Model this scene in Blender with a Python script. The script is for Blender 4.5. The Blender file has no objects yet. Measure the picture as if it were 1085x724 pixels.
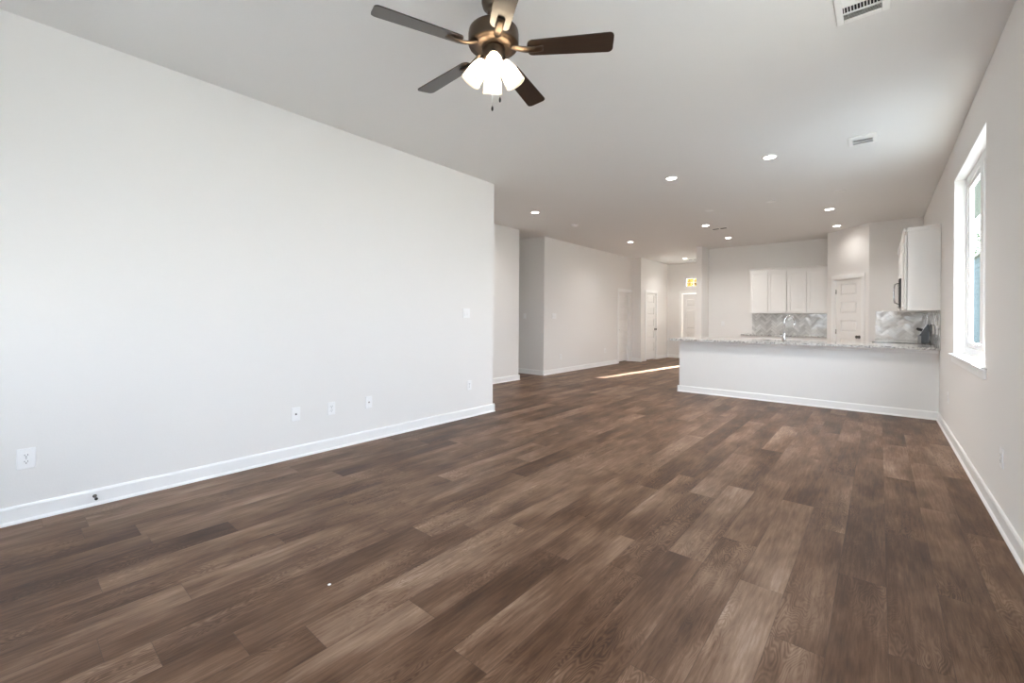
import bpy, bmesh, math, random
from mathutils import Vector, Matrix
random.seed(7)
C = bpy.context.scene
PI = math.pi

# ------------------------------------------------------------------ camera
H = 1.2528
F_PX, YAW, ROLL, PITCH, SHY = 460.7, 0.7018, 0.0070, 0.0023, -25.92
cam_d = bpy.data.cameras.new('camera')
cam = bpy.data.objects.new('camera', cam_d)
C.collection.objects.link(cam)
Fv = Vector((-math.sin(YAW)*math.cos(PITCH), math.cos(YAW)*math.cos(PITCH), math.sin(PITCH)))
Rv = Vector((math.cos(YAW), math.sin(YAW), 0)); Uv = Rv.cross(Fv)
R2 = Rv*math.cos(ROLL)+Uv*math.sin(ROLL); U2 = -Rv*math.sin(ROLL)+Uv*math.cos(ROLL)
m = Matrix((R2, U2, -Fv)).transposed().to_4x4(); m.translation = (0, 0, H)
cam.matrix_world = m
cam_d.sensor_fit = 'HORIZONTAL'; cam_d.sensor_width = 36
cam_d.lens = 36*F_PX/1085; cam_d.shift_y = SHY/1085
cam_d.clip_start = 0.02; cam_d.clip_end = 300
C.camera = cam

# ------------------------------------------------------------------ exposure, sky, sun
C.view_settings.view_transform = 'Standard'; C.view_settings.look = 'None'
C.view_settings.gamma = 1; C.view_settings.use_curve_mapping = False
C.view_settings.exposure = 0.42
C.cycles.use_denoising = True
C.cycles.max_bounces = 14; C.cycles.diffuse_bounces = 9; C.cycles.glossy_bounces = 5
C.cycles.transparent_max_bounces = 12; C.cycles.sample_clamp_indirect = 8
SKY = 10.5          # sky radiance
SUN = 90.0         # low winter sun behind the front door
LAMP = 20.0        # recessed downlights: lens radiance
SPOT = 112.0       # recessed downlights: beam
BULB = 95.0        # fan bulbs

W = bpy.data.worlds.new('sky'); C.world = W; W.use_nodes = True
nt = W.node_tree; nt.nodes.clear()
wo = nt.nodes.new('ShaderNodeOutputWorld'); bg = nt.nodes.new('ShaderNodeBackground')
tc = nt.nodes.new('ShaderNodeTexCoord'); sp = nt.nodes.new('ShaderNodeSeparateXYZ'); rp = nt.nodes.new('ShaderNodeValToRGB')
nt.links.new(tc.outputs['Generated'], sp.inputs[0]); nt.links.new(sp.outputs['Z'], rp.inputs[0])
nt.links.new(rp.outputs[0], bg.inputs[0]); nt.links.new(bg.outputs[0], wo.inputs[0])
rp.color_ramp.elements[0].position = 0.0; rp.color_ramp.elements[0].color = (0.86, 0.93, 1, 1)
rp.color_ramp.elements[1].position = 0.7; rp.color_ramp.elements[1].color = (0.64, 0.79, 1, 1)
bg.inputs[1].default_value = SKY

sd = bpy.data.lights.new('sun', 'SUN'); so = bpy.data.objects.new('sun', sd); C.collection.objects.link(so)
sd.energy = SUN; sd.angle = 0.009; sd.color = (1, 0.93, 0.82)
so.rotation_euler = Vector((-0.118, -1, -0.328)).to_track_quat('-Z', 'Y').to_euler()
so.location = (0, 30, 12)

# ------------------------------------------------------------------ materials
def mat(name, col, rough=0.5, metal=0.0, coat=0.0, spec=0.5):
    mt = bpy.data.materials.new(name); mt.use_nodes = True
    b = mt.node_tree.nodes['Principled BSDF']
    b.inputs['Base Color'].default_value = (*col, 1); b.inputs['Roughness'].default_value = rough
    b.inputs['Metallic'].default_value = metal; b.inputs['Coat Weight'].default_value = coat
    b.inputs['Specular IOR Level'].default_value = spec
    return mt
class N:
    def __init__(s, mt): s.t = mt.node_tree; s.b = s.t.nodes['Principled BSDF']
    def n(s, kind, **kw):
        x = s.t.nodes.new('ShaderNode'+kind)
        for k, v in kw.items(): setattr(x, k, v)
        return x
    def l(s, a, b): s.t.links.new(a, b)
    def put(s, v, sock):
        if hasattr(v, 'is_output'): s.l(v, sock)
        else: sock.default_value = v
    def math(s, op, a, b=0.0, c=0.0):
        x = s.n('Math', operation=op); s.put(a, x.inputs[0]); s.put(b, x.inputs[1]); s.put(c, x.inputs[2]); return x.outputs[0]
    def comb(s, x, y, z=0.0):
        c = s.n('CombineXYZ'); s.put(x, c.inputs[0]); s.put(y, c.inputs[1]); s.put(z, c.inputs[2]); return c.outputs[0]
    def ramp(s, v, stops):
        r = s.n('ValToRGB'); s.l(v, r.inputs[0]); e = r.color_ramp.elements
        while len(e) < len(stops): e.new(0.5)
        for k, (p, c) in enumerate(stops): e[k].position = p; e[k].color = (*c, 1)
        return r.outputs[0]
    def noise(s, vec, scale, detail=3, rough=0.5):
        x = s.n('TexNoise'); s.l(vec, x.inputs['Vector']); x.inputs['Scale'].default_value = scale
        x.inputs['Detail'].default_value = detail; x.inputs['Roughness'].default_value = rough; return x.outputs['Fac']
    def bump(s, h, strength, dist):
        x = s.n('Bump'); s.l(h, x.inputs['Height']); x.inputs['Strength'].default_value = strength; x.inputs['Distance'].default_value = dist
        s.l(x.outputs[0], s.b.inputs['Normal'])
def painted(name, col, rough, scale, strength):
    mt = mat(name, col, rough, spec=0.3); q = N(mt)
    t = q.n('TexCoord').outputs['Object']
    q.bump(q.noise(t, scale, 4, 0.6), strength, 0.004)
    return mt
M_WALL = painted('wall paint', (0.85, 0.835, 0.815), 0.75, 90, 0.10)
M_CEIL = painted('ceiling paint', (0.82, 0.815, 0.80), 0.85, 70, 0.18)
M_HALF = painted('half wall paint', (0.82, 0.815, 0.80), 0.6, 90, 0.05)
M_TRIM = mat('white trim enamel', (0.92, 0.92, 0.91), 0.35)
M_DOOR = mat('white door enamel', (0.89, 0.88, 0.86), 0.4)
M_CAB = mat('white cabinet lacquer', (0.88, 0.87, 0.85), 0.35)
M_PLATE = mat('white plastic', (0.92, 0.92, 0.92), 0.3)
M_DARK = mat('black plastic', (0.012, 0.012, 0.013), 0.3)
M_SLOT = mat('recess shade black', (0.02, 0.02, 0.02), 0.8)  # near-black colour stands in for shade inside slots and vent openings
M_VENT = mat('vent enamel', (0.90, 0.90, 0.88), 0.4)
M_STEEL = mat('stainless steel', (0.62, 0.62, 0.62), 0.22, 1.0)
M_CHROME = mat('chrome', (0.75, 0.75, 0.76), 0.12, 1.0)
M_KNOB = mat('dark nickel knob', (0.14, 0.13, 0.12), 0.3, 1.0)
M_BGLASS = mat('black glass', (0.01, 0.01, 0.012), 0.05, coat=0.5)
M_RSIDE = mat('charcoal enamel', (0.035, 0.038, 0.042), 0.35)
M_BRONZE = mat('bronze fan metal', (0.105, 0.078, 0.058), 0.38, 1.0)
M_VINYL = mat('white vinyl', (0.88, 0.88, 0.88), 0.3)
M_GROUT = mat('grout', (0.42, 0.41, 0.40), 0.9)

def floor_mat():
    mt = mat('wood plank floor', (0.15, 0.1, 0.07), 0.38, spec=0.22); q = N(mt)
    s = q.n('SeparateXYZ'); q.l(q.n('TexCoord').outputs['Object'], s.inputs[0]); X, Y = s.outputs[0], s.outputs[1]
    x = q.math('ADD', q.math('DIVIDE', X, 0.18), 100+1.05/0.18); row = q.math('FLOOR', x); fx = q.math('FRACT', x)
    w1 = q.n('TexWhiteNoise', noise_dimensions='1D'); q.l(row, w1.inputs['W'])
    y = q.math('ADD', q.math('ADD', q.math('DIVIDE', Y, 1.22), 50), w1.outputs['Value']); col = q.math('FLOOR', y); fy = q.math('FRACT', y)
    w2 = q.n('TexWhiteNoise', noise_dimensions='2D'); q.l(q.comb(row, col), w2.inputs['Vector'])
    w3 = q.n('TexWhiteNoise', noise_dimensions='2D'); q.l(q.comb(col, q.math('ADD', row, 31.7)), w3.inputs['Vector'])
    r1, r2 = w2.outputs['Value'], w3.outputs['Value']
    off = q.math('MULTIPLY', r1, 37.0)
    gv = lambda sx, sy: q.comb(q.math('ADD', q.math('MULTIPLY', X, sx), off), q.math('ADD', q.math('MULTIPLY', Y, sy), off), q.math('MULTIPLY', r2, 9))
    grain = q.noise(gv(85, 6.0), 1.0, 5, 0.65)
    streak = q.noise(gv(13, 1.5), 1.0, 5, 0.6)
    blotch = q.noise(gv(4.5, 1.6), 1.0, 3, 0.55)
    ringn = q.noise(gv(10.0, 2.4), 1.0, 2, 0.5)
    rings = q.math('MULTIPLY', q.math('ADD', q.math('SINE', q.math('MULTIPLY', ringn, 190.0)), 1.0), 0.5)
    ringmask = q.math('SUBTRACT', q.noise(gv(3.0, 0.9), 1.0, 1, 0.4), 0.50)
    ringmask = q.math('MINIMUM', q.math('MAXIMUM', q.math('MULTIPLY', ringmask, 6.0), 0.0), 1.0)
    c = lambda v, k: q.math('MULTIPLY', q.math('SUBTRACT', v, 0.5), k)
    tot = q.math('ADD', 0.5, c(r1, 0.34))
    for v, k in ((grain, 0.70), (streak, 0.75), (blotch, 1.2)): tot = q.math('ADD', tot, c(v, k))
    tot = q.math('ADD', tot, q.math('MULTIPLY', c(rings, 0.24), ringmask))
    colr = q.ramp(tot, [(0.0, (0.032, 0.0135, 0.006)), (0.26, (0.070, 0.033, 0.016)), (0.52, (0.134, 0.073, 0.041)), (0.78, (0.225, 0.141, 0.091)), (1.0, (0.33, 0.23, 0.165))])
    ex = q.math('MINIMUM', fx, q.math('SUBTRACT', 1.0, fx)); ey = q.math('MINIMUM', fy, q.math('SUBTRACT', 1.0, fy))
    seam = q.math('MAXIMUM', q.math('LESS_THAN', ex, 0.008), q.math('LESS_THAN', ey, 0.0013))
    mx = q.n('Mix', data_type='RGBA'); q.l(q.math('MULTIPLY', seam, 0.35), mx.inputs[0]); q.l(colr, mx.inputs[6]); mx.inputs[7].default_value = (0.03, 0.018, 0.012, 1)
    q.l(mx.outputs[2], q.b.inputs['Base Color'])
    q.l(q.math('ADD', 0.34, q.math('MULTIPLY', streak, 0.16)), q.b.inputs['Roughness'])
    q.bump(q.math('SUBTRACT', q.math('MULTIPLY', grain, 0.4), seam), 0.25, 0.002)
    return mt
M_FLOOR = floor_mat()

def granite():
    mt = mat('speckled granite', (0.6, 0.6, 0.58), 0.12, coat=0.3); q = N(mt)
    t = q.n('TexCoord').outputs['Object']
    v = q.n('TexVoronoi'); q.l(t, v.inputs['Vector']); v.inputs['Scale'].default_value = 75
    cv = q.n('SeparateXYZ'); q.l(v.outputs['Color'], cv.inputs[0])
    a = q.math('ADD', q.math('MULTIPLY', cv.outputs[0], 0.55), q.math('MULTIPLY', q.noise(t, 22, 4, 0.6), 0.5))
    q.l(q.ramp(a, [(0.2, (0.05, 0.05, 0.05)), (0.32, (0.25, 0.24, 0.23)), (0.5, (0.50, 0.49, 0.47)), (0.75, (0.72, 0.71, 0.69)), (1.0, (0.82, 0.81, 0.80))]), q.b.inputs['Base Color'])
    return mt
M_GRAN = granite()

def tile_mat():
    mt = mat('glazed tile', (0.66, 0.65, 0.63), 0.12, coat=0.3); q = N(mt)
    g = q.n('NewGeometry').outputs['Random Per Island']
    q.l(q.ramp(g, [(0.0, (0.54, 0.53, 0.51)), (1.0, (0.82, 0.81, 0.79))]), q.b.inputs['Base Color'])
    return mt
M_TILE = tile_mat()

def wood_dark():
    mt = mat('dark walnut blade', (0.03, 0.02, 0.014), 0.30, coat=0.3); q = N(mt); q.b.inputs['Coat Roughness'].default_value = 0.22
    t = q.n('TexCoord').outputs['Generated']; mp = q.n('Mapping'); q.l(t, mp.inputs[0]); mp.inputs['Scale'].default_value = (3, 40, 3)
    q.l(q.ramp(q.noise(mp.outputs[0], 1.0, 4), [(0.3, (0.018, 0.012, 0.009)), (0.7, (0.036, 0.023, 0.016))]), q.b.inputs['Base Color'])
    return mt
M_BLADE = wood_dark()

def glass():
    mt = bpy.data.materials.new('window glass'); mt.use_nodes = True; t = mt.node_tree; t.nodes.clear()
    o = t.nodes.new('ShaderNodeOutputMaterial'); mx = t.nodes.new('ShaderNodeMixShader'); tr = t.nodes.new('ShaderNodeBsdfTransparent'); gl = t.nodes.new('ShaderNodeBsdfGlossy')
    mx.inputs[0].default_value = 0.015; gl.inputs['Roughness'].default_value = 0.02; tr.inputs[0].default_value = (0.97, 0.97, 0.97, 1)
    t.links.new(tr.outputs[0], mx.inputs[1]); t.links.new(gl.outputs[0], mx.inputs[2]); t.links.new(mx.outputs[0], o.inputs[0])
    return mt
M_GLASS = glass()

def frosted():
    mt = bpy.data.materials.new('frosted lamp glass'); mt.use_nodes = True; t = mt.node_tree; t.nodes.clear()
    o = t.nodes.new('ShaderNodeOutputMaterial'); mx = t.nodes.new('ShaderNodeMixShader'); a = t.nodes.new('ShaderNodeBsdfTranslucent'); b = t.nodes.new('ShaderNodeBsdfDiffuse')
    a.inputs[0].default_value = (0.66, 0.62, 0.55, 1); b.inputs[0].default_value = (0.7, 0.66, 0.6, 1); mx.inputs[0].default_value = 0.45
    t.links.new(a.outputs[0], mx.inputs[1]); t.links.new(b.outputs[0], mx.inputs[2]); t.links.new(mx.outputs[0], o.inputs[0])
    return mt
M_SHADE = frosted()
def emit(name, col, s):
    mt = bpy.data.materials.new(name); mt.use_nodes = True; t = mt.node_tree; t.nodes.clear()
    o = t.nodes.new('ShaderNodeOutputMaterial'); e = t.nodes.new('ShaderNodeEmission'); e.inputs[0].default_value = (*col, 1); e.inputs[1].default_value = s
    t.links.new(e.outputs[0], o.inputs[0]); return mt
M_LENS = emit('lit downlight lens', (1.0, 0.93, 0.86), LAMP)
M_BULB = emit('lit bulb', (1.0, 0.86, 0.68), BULB)

# ------------------------------------------------------------------ mesh helpers
def box(bm, x0, x1, y0, y1, z0, z1, bev=0.0, mi=0):
    v = [bm.verts.new((x, y, z)) for z in (z0, z1) for y in (y0, y1) for x in (x0, x1)]
    fs = [bm.faces.new([v[i] for i in q]) for q in ((0, 2, 3, 1), (4, 5, 7, 6), (0, 1, 5, 4), (1, 3, 7, 5), (3, 2, 6, 7), (2, 0, 4, 6))]
    for f in fs: f.material_index = mi
    if bev:
        es = list({e for f in fs for e in f.edges})
        r = bmesh.ops.bevel(bm, geom=es, offset=bev, segments=2, affect='EDGES', profile=0.5)
        for f in r['faces']: f.material_index = mi
def lathe(bm, prof, mtx=None, seg=28, cap=True):
    mtx = mtx or Matrix()
    rings = []
    for r, z in prof:
        rings.append([bm.verts.new(mtx @ Vector((max(r, 1e-5)*math.cos(2*PI*k/seg), max(r, 1e-5)*math.sin(2*PI*k/seg), z))) for k in range(seg)])
    for a, b in zip(rings, rings[1:]):
        for k in range(seg):
            f = bm.faces.new((a[k], a[(k+1) % seg], b[(k+1) % seg], b[k])); f.smooth = True
    if cap:
        if prof[0][0] > 1e-4: bm.faces.new(rings[0][::-1])
        if prof[-1][0] > 1e-4: bm.faces.new(rings[-1])
def tube(bm, pts, rad, seg=12):
    pts = [Vector(p) for p in pts]; rings = []
    rad = rad if isinstance(rad, (list, tuple)) else [rad]*len(pts)
    n0 = None
    for i, p in enumerate(pts):
        t = (pts[min(i+1, len(pts)-1)]-pts[max(i-1, 0)]).normalized()
        if n0 is None: n0 = t.orthogonal().normalized()
        n0 = (n0-t*n0.dot(t)).normalized(); b = t.cross(n0)
        rings.append([bm.verts.new(p+(n0*math.cos(2*PI*k/seg)+b*math.sin(2*PI*k/seg))*rad[i]) for k in range(seg)])
    for a, b in zip(rings, rings[1:]):
        for k in range(seg):
            f = bm.faces.new((a[k], a[(k+1) % seg], b[(k+1) % seg], b[k])); f.smooth = True
    bm.faces.new(rings[0][::-1]); bm.faces.new(rings[-1])
def prism(bm, poly, fn, a, b):
    """poly: 2D points; fn(p, t) -> 3D point; extruded from t=a to t=b"""
    A = [bm.verts.new(fn(p, a)) for p in poly]; B = [bm.verts.new(fn(p, b)) for p in poly]
    n = len(poly); bm.faces.new(A[::-1]); bm.faces.new(B)
    for i in range(n): bm.faces.new((A[i], A[(i+1) % n], B[(i+1) % n], B[i]))
def finish(name, bm, mats, parent=None, loc=None, rotz=0.0):
    bmesh.ops.recalc_face_normals(bm, faces=bm.faces)
    me = bpy.data.meshes.new(name); bm.to_mesh(me); bm.free()
    for q in (mats if isinstance(mats, (list, tuple)) else [mats]): me.materials.append(q)
    o = bpy.data.objects.new(name, me); C.collection.objects.link(o)
    if parent: o.parent = parent
    if loc is not None: o.location = loc
    o.rotation_euler = (0, 0, rotz)
    return o
def mk(fn, name, mats, parent=None, loc=None, rotz=0.0):
    bm = bmesh.new(); fn(bm); return finish(name, bm, mats, parent, loc, rotz)
def tag(o, label, cat, group=None, kind=None):
    o['label'] = label; o['category'] = cat
    if group: o['group'] = group
    if kind: o['kind'] = kind
    return o
def thing(name, label, cat, loc=(0, 0, 0), rotz=0.0, group=None, kind=None):
    o = bpy.data.objects.new(name, None); C.collection.objects.link(o)
    o.location = loc; o.rotation_euler = (0, 0, rotz); o.empty_display_size = 0.1
    return tag(o, label, cat, group, kind)
def dup(root, loc, rotz, label, group=None):
    r = root.copy(); C.collection.objects.link(r); r.location = loc; r.rotation_euler = (0, 0, rotz); r['label'] = label
    if group: r['group'] = group
    for ch in list(root.children):
        c = ch.copy(); C.collection.objects.link(c); c.parent = r
        for g in list(ch.children):
            d = g.copy(); C.collection.objects.link(d); d.parent = c
    return r
def structure(fn, name, mats, label, cat, parent=None):
    o = mk(fn, name, mats, parent)
    if parent is None: tag(o, label, cat, kind='structure')
    return o

# ------------------------------------------------------------------ plan of the house (metres)
XL, XR, CEIL, T = -3.956, 0.576, 3.05, 0.13
YBACK = -1.0
TR = 0.13                                   # thickness of the outer walls with windows
X2, Y2A, Y2B = -5.60, 4.29, 6.84          # set-back wall past the end of the big left wall
X3, Y3A, Y3B = -5.62, 7.73, 12.14         # wall with the first hall door
X4, YF = -5.33, 14.2                      # hall wall with second door, front wall
XC0, XC1, YC, YK = -3.47, -3.34, 11.16, 11.73
PA, PB = Vector((-0.826, 11.05)), Vector((-0.152, 10.32))
YP = 7.67

def wall_mesh(bm, axis, c0, c1, a0, a1, z0=0.0, z1=CEIL, openings=()):
    us = sorted({a0, a1, *[o[0] for o in openings], *[o[1] for o in openings]})
    zs = sorted({z0, z1, *[o[2] for o in openings], *[o[3] for o in openings]})
    for i in range(len(us)-1):
        for j in range(len(zs)-1):
            u, z = (us[i]+us[i+1])/2, (zs[j]+zs[j+1])/2
            if any(o[0] < u < o[1] and o[2] < z < o[3] for o in openings): continue
            if axis == 'x': box(bm, c0, c1, us[i], us[i+1], zs[j], zs[j+1])
            else: box(bm, us[i], us[i+1], c0, c1, zs[j], zs[j+1])
    bmesh.ops.remove_doubles(bm, verts=bm.verts, dist=1e-5)
    bm.verts.index_update(); seen = {}
    for f in bm.faces: seen.setdefault(tuple(sorted(v.index for v in f.verts)), []).append(f)
    bmesh.ops.delete(bm, geom=[f for g in seen.values() if len(g) > 1 for f in g], context='FACES_ONLY')
def wall(name, label, axis, c0, c1, a0, a1, openings=(), mats=None, z0=0.0, z1=CEIL):
    def fn(bm): wall_mesh(bm, axis, c0, c1, a0, a1, z0, z1, openings)
    return structure(fn, name, mats or M_WALL, label, 'wall')

structure(lambda bm: box(bm, -9.0, XR+TR, YBACK-TR, YF+T, -0.2, 0.0), 'floor', M_FLOOR, 'brown wood plank floor running through room and hall', 'floor')
structure(lambda bm: box(bm, -9.0, XR+TR, YBACK-TR, YF+T, CEIL, CEIL+0.2), 'ceiling', M_CEIL, 'flat light grey painted ceiling over the whole room', 'ceiling')
WIN = (4.535, 6.275, 0.925, 2.68)
WIN2 = (0.85, 2.55, 0.925, 2.68)
BACKWIN = [(-2.35, -1.15, 0.70, 2.35), (-0.85, 0.35, 0.70, 2.35), (-3.72, -3.02, 0.98, 1.72)]  # the small last one is added to brighten the near left wall
wall('wall_left', 'long pale wall on the left with outlets along its base', 'x', XL-T, XL, YBACK, Y2A)
wall('wall_right', 'pale wall on the right holding the tall window', 'x', XR, XR+TR, YBACK-TR, YF+T, [WIN, WIN2])
wall('wall_back', 'wall with windows behind the viewer', 'y', YBACK-TR, YBACK, XL-T, XR, BACKWIN)
wall('wall_left_return', 'short hidden return behind the end of the left wall', 'y', Y2A-T, Y2A, X2-T, XL-T)
wall('wall_left_setback', 'set-back pale wall just past the end of the long left wall', 'x', X2-T, X2, Y2A, Y2B)
wall('wall_passage_near', 'hidden near side of the side passage', 'y', Y2B-T, Y2B, -8.6, X2-T)
wall('wall_passage_far', 'shaded pale wall facing the viewer inside the side passage', 'y', Y3A, Y3A+T, -8.6, X3)
wall('wall_passage_end', 'end of the side passage', 'x', -8.6-T, -8.6, Y2B-T, Y3A+T)
D1 = (11.31, 12.07, 0.0, 2.04)
D2 = (12.51, 13.27, 0.0, 2.05)
wall('wall_hall_left', 'long pale wall left of the hall with a recessed white door', 'x', X3-T, X3, Y3A+T, Y3B+T, [D1])
wall('wall_hall_jog', 'narrow jog of wall between the two hall doors', 'y', Y3B, Y3B+T, X3, X4)
wall('wall_hall_entry', 'pale hall wall with the second white door', 'x', X4-T, X4, Y3B+T, YF, [D2])
FD = (-4.86, -3.60, 0.0, 2.09)
TRANS = (-4.80, -3.66, 2.24, 2.62)
wall('wall_front', 'end wall of the hall with front door and transom', 'y', YF, YF+T, X4-T, XR, [FD, TRANS])
wall('wall_kitchen_side', 'wall end standing between the hall and the kitchen', 'x', XC0, XC1, YC, YF)
wall('wall_kitchen_back', 'pale back wall of the kitchen behind the upper cabinets', 'y', YK, YK+T, XC1, XR)
wall('wall_pantry_side', 'hidden short side of the corner pantry', 'x', PA.x, PA.x+0.1, PA.y, YK)
wall('wall_pantry_front', 'pale wall beside the pantry door above the tiled corner', 'y', PB.y, PB.y+0.1, PB.x, XR)
# diagonal pantry wall, with the door opening
PD = (PB-PA).normalized(); PLEN = (PB-PA).length; PANG = math.atan2(PD.y, PD.x)
PDOOR = (0.20, 0.84, 0.0, 2.065)
wp = structure(lambda bm: wall_mesh(bm, 'y', 0.0, 0.1, 0.0, PLEN, 0, CEIL, [PDOOR]), 'wall_pantry_diagonal', M_WALL, 'angled corner wall holding the pantry door', 'wall')
wp.location = (PA.x, PA.y, 0); wp.rotation_euler = (0, 0, PANG)
# half wall of the peninsula
wall('wall_peninsula', 'white half wall under the long granite counter', 'y', YP, YP+0.12, -2.66, XR, mats=M_HALF, z0=0, z1=0.888)

# ------------------------------------------------------------------ baseboards
BB = [(0, 0), (0.026, 0), (0.024, 0.010), (0.014, 0.020), (0.014, 0.092), (0.009, 0.103), (0, 0.105)]
def baseboard(name, label, p, q, e0=0.0, e1=0.0):
    """runs from p to q, the room on the left of p->q"""
    p, q = Vector(p), Vector(q); d = (q-p).normalized(); n = Vector((-d.y, d.x)); L = (q-p).length
    def fn(bm): prism(bm, BB, lambda c, t: (p.x+d.x*t+n.x*c[0], p.y+d.y*t+n.y*c[0], c[1]), -e0, L+e1)
    return structure(fn, name, M_TRIM, label, 'baseboard')
baseboard('baseboard_left', 'white baseboard along the long left wall', (XL, Y2A), (XL, YBACK), 0.026, 0)
baseboard('baseboard_left_end', 'white baseboard around the end of the left wall', (X2, Y2A), (XL, Y2A), 0, 0.026)
baseboard('baseboard_right', 'white baseboard along the right wall under the window', (XR, YBACK), (XR, YP))
baseboard('baseboard_back', 'white baseboard behind the viewer', (XL, YBACK), (XR, YBACK))
baseboard('baseboard_setback', 'white baseboard of the set-back wall', (X2, Y2B), (X2, Y2A), 0.026, 0)
baseboard('baseboard_passage', 'white baseboard in the shaded side passage', (X3, Y3A), (-8.6, Y3A), 0.026, 0)
baseboard('baseboard_passage_near', 'white baseboard on near side of passage', (-8.6, Y2B), (X2, Y2B), 0, 0.026)
baseboard('baseboard_hall', 'white baseboard of the hall wall before the first door', (X3, 11.22), (X3, Y3A), 0, 0.026)
baseboard('baseboard_jog', 'white baseboard across the jog between doors', (X4, Y3B), (X3, Y3B), 0.026, 0)
baseboard('baseboard_entry', 'white baseboard past the second hall door', (X4, YF), (X4, 13.36))
baseboard('baseboard_front', 'white baseboard left of the front door', (-4.95, YF), (X4, YF))
baseboard('baseboard_column', 'white baseboard at the wall end by the kitchen', (XC1, YC), (XC0, YC), 0.026, 0.026)
baseboard('baseboard_column_hall', 'white baseboard on hall side of the kitchen wall', (XC0, YC), (XC0, YF), 0.026, 0)
baseboard('baseboard_peninsula', 'white baseboard along the foot of the half wall', (XR, YP), (-2.66, YP), 0, 0.026)
baseboard('baseboard_peninsula_end', 'white baseboard on the free end of the half wall', (-2.66, YP), (-2.66, YP+0.12), 0.026, 0)
structure(lambda bm: box(bm, -2.672, XR, YP-0.012, YP, 0.84, 0.888, 0.003), 'trim_1', M_TRIM, 'thin white trim strip under the granite counter edge', 'trim')

# ------------------------------------------------------------------ doors
P5 = [(1.725, 1.945), (1.365, 1.590), (1.005, 1.228), (0.645, 0.866), (0.24, 0.505)]
def slab_mesh(bm, w, h, t, rects):
    xs = sorted({0, w, *[r[0] for r in rects], *[r[1] for r in rects]}); zs = sorted({0, h, *[r[2] for r in rects], *[r[3] for r in rects]})
    for i in range(len(xs)-1):
        for j in range(len(zs)-1):
            x, z = (xs[i]+xs[i+1])/2, (zs[j]+zs[j+1])/2
            if any(r[0] < x < r[1] and r[2] < z < r[3] for r in rects): continue
            box(bm, xs[i], xs[i+1], 0, t, zs[j], zs[j+1])
    for r in rects:
        g = 0.016
        box(bm, r[0], r[1], g, t-g, r[2], r[3])
        for s0, s1 in ((g, 0.004), (t-g, t-0.004)):     # raised field
            a, b = 0.008, 0.032
            A = [bm.verts.new((x, s0, z)) for x, z in ((r[0]+a, r[2]+a), (r[1]-a, r[2]+a), (r[1]-a, r[3]-a), (r[0]+a, r[3]-a))]
            B = [bm.verts.new((x, s1, z)) for x, z in ((r[0]+b, r[2]+b), (r[1]-b, r[2]+b), (r[1]-b, r[3]-b), (r[0]+b, r[3]-b))]
            bm.faces.new(B)
            for k in range(4): bm.faces.new((A[k], A[(k+1) % 4], B[(k+1) % 4], B[k]))
def casing_mesh(bm, w, h, y0, y1, cw=0.075, head=None):
    """flat casing round an opening 0..w by 0..h, lying between y0 and y1"""
    box(bm, -cw, 0, y0, y1, 0, h, 0.004); box(bm, w, w+cw, y0, y1, 0, h, 0.004)
    box(bm, -cw, w+cw, y0, y1, h, h+(head or cw), 0.004)
def jamb_mesh(bm, w, h, y0, y1):
    box(bm, 0, 0.015, y0, y1, 0, h); box(bm, w-0.015, w, y0, y1, 0, h); box(bm, 0.015, w-0.015, y0, y1, h-0.015, h)
def knob_mesh(bm, x, z, y):
    mt = Matrix.Translation((x, y, z)) @ Matrix.Rotation(PI/2, 4, 'X')
    lathe(bm, [(0.031, 0), (0.031, 0.006), (0.012, 0.010), (0.011, 0.030), (0.024, 0.036), (0.030, 0.048), (0.026, 0.060), (0.0, 0.064)], mt, 20)
def panel_door(name, label, w, h, loc, rotz, slab_y, knob_x, hinge_x=None, rects=None, cw=0.075, cas=True, knob_z=0.94):
    """local frame: x along the wall, -y towards the room"""
    d = thing(name, label, 'door', loc, rotz, kind='structure')
    mk(lambda bm: casing_mesh(bm, w, h, -0.018, 0.0, cw), 'casing', M_TRIM, d)
    mk(lambda bm: jamb_mesh(bm, w, h, 0.0, 0.125), 'jamb', M_TRIM, d)
    rects = rects or [(0.115, w-0.033-0.115, a, b) for a, b in P5]
    s = mk(lambda bm: slab_mesh(bm, w-0.036, h-0.045, 0.035, rects), 'door_slab', M_DOOR, d, (0.018, slab_y, 0.026))
    mk(lambda bm: knob_mesh(bm, knob_x, knob_z-0.026, 0.0), 'knob', M_KNOB, s)['label'] = 'dark metal knob'
    if hinge_x is not None:
        for z in (0.25, 1.0, 1.80):
            mk(lambda bm: (box(bm, hinge_x-0.012, hinge_x+0.012, -0.004, 0.0, z-0.045, z+0.045), tube(bm, [(hinge_x, -0.008, z-0.045), (hinge_x, -0.008, z+0.045)], 0.006, 8)), 'hinge', M_STEEL, s)
    return d
# hall doors open off walls that face +x: local -y -> +x is a rotation of +90
panel_door('door_1', 'white five-panel door recessed in the left hall wall', 0.76, 2.04, (X3, D1[0], 0), PI/2, 0.085, 0.06)
panel_door('door_2', 'white five-panel hall door with dark round knob', 0.76, 2.05, (X4, D2[0], 0), PI/2, 0.012, 0.67)
panel_door('door_3', 'white five-panel pantry door in the angled kitchen corner', 0.64, 2.065, (PA.x+PD.x*PDOOR[0], PA.y+PD.y*PDOOR[0], 0), PANG, 0.012, 0.555, 0.002)
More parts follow.
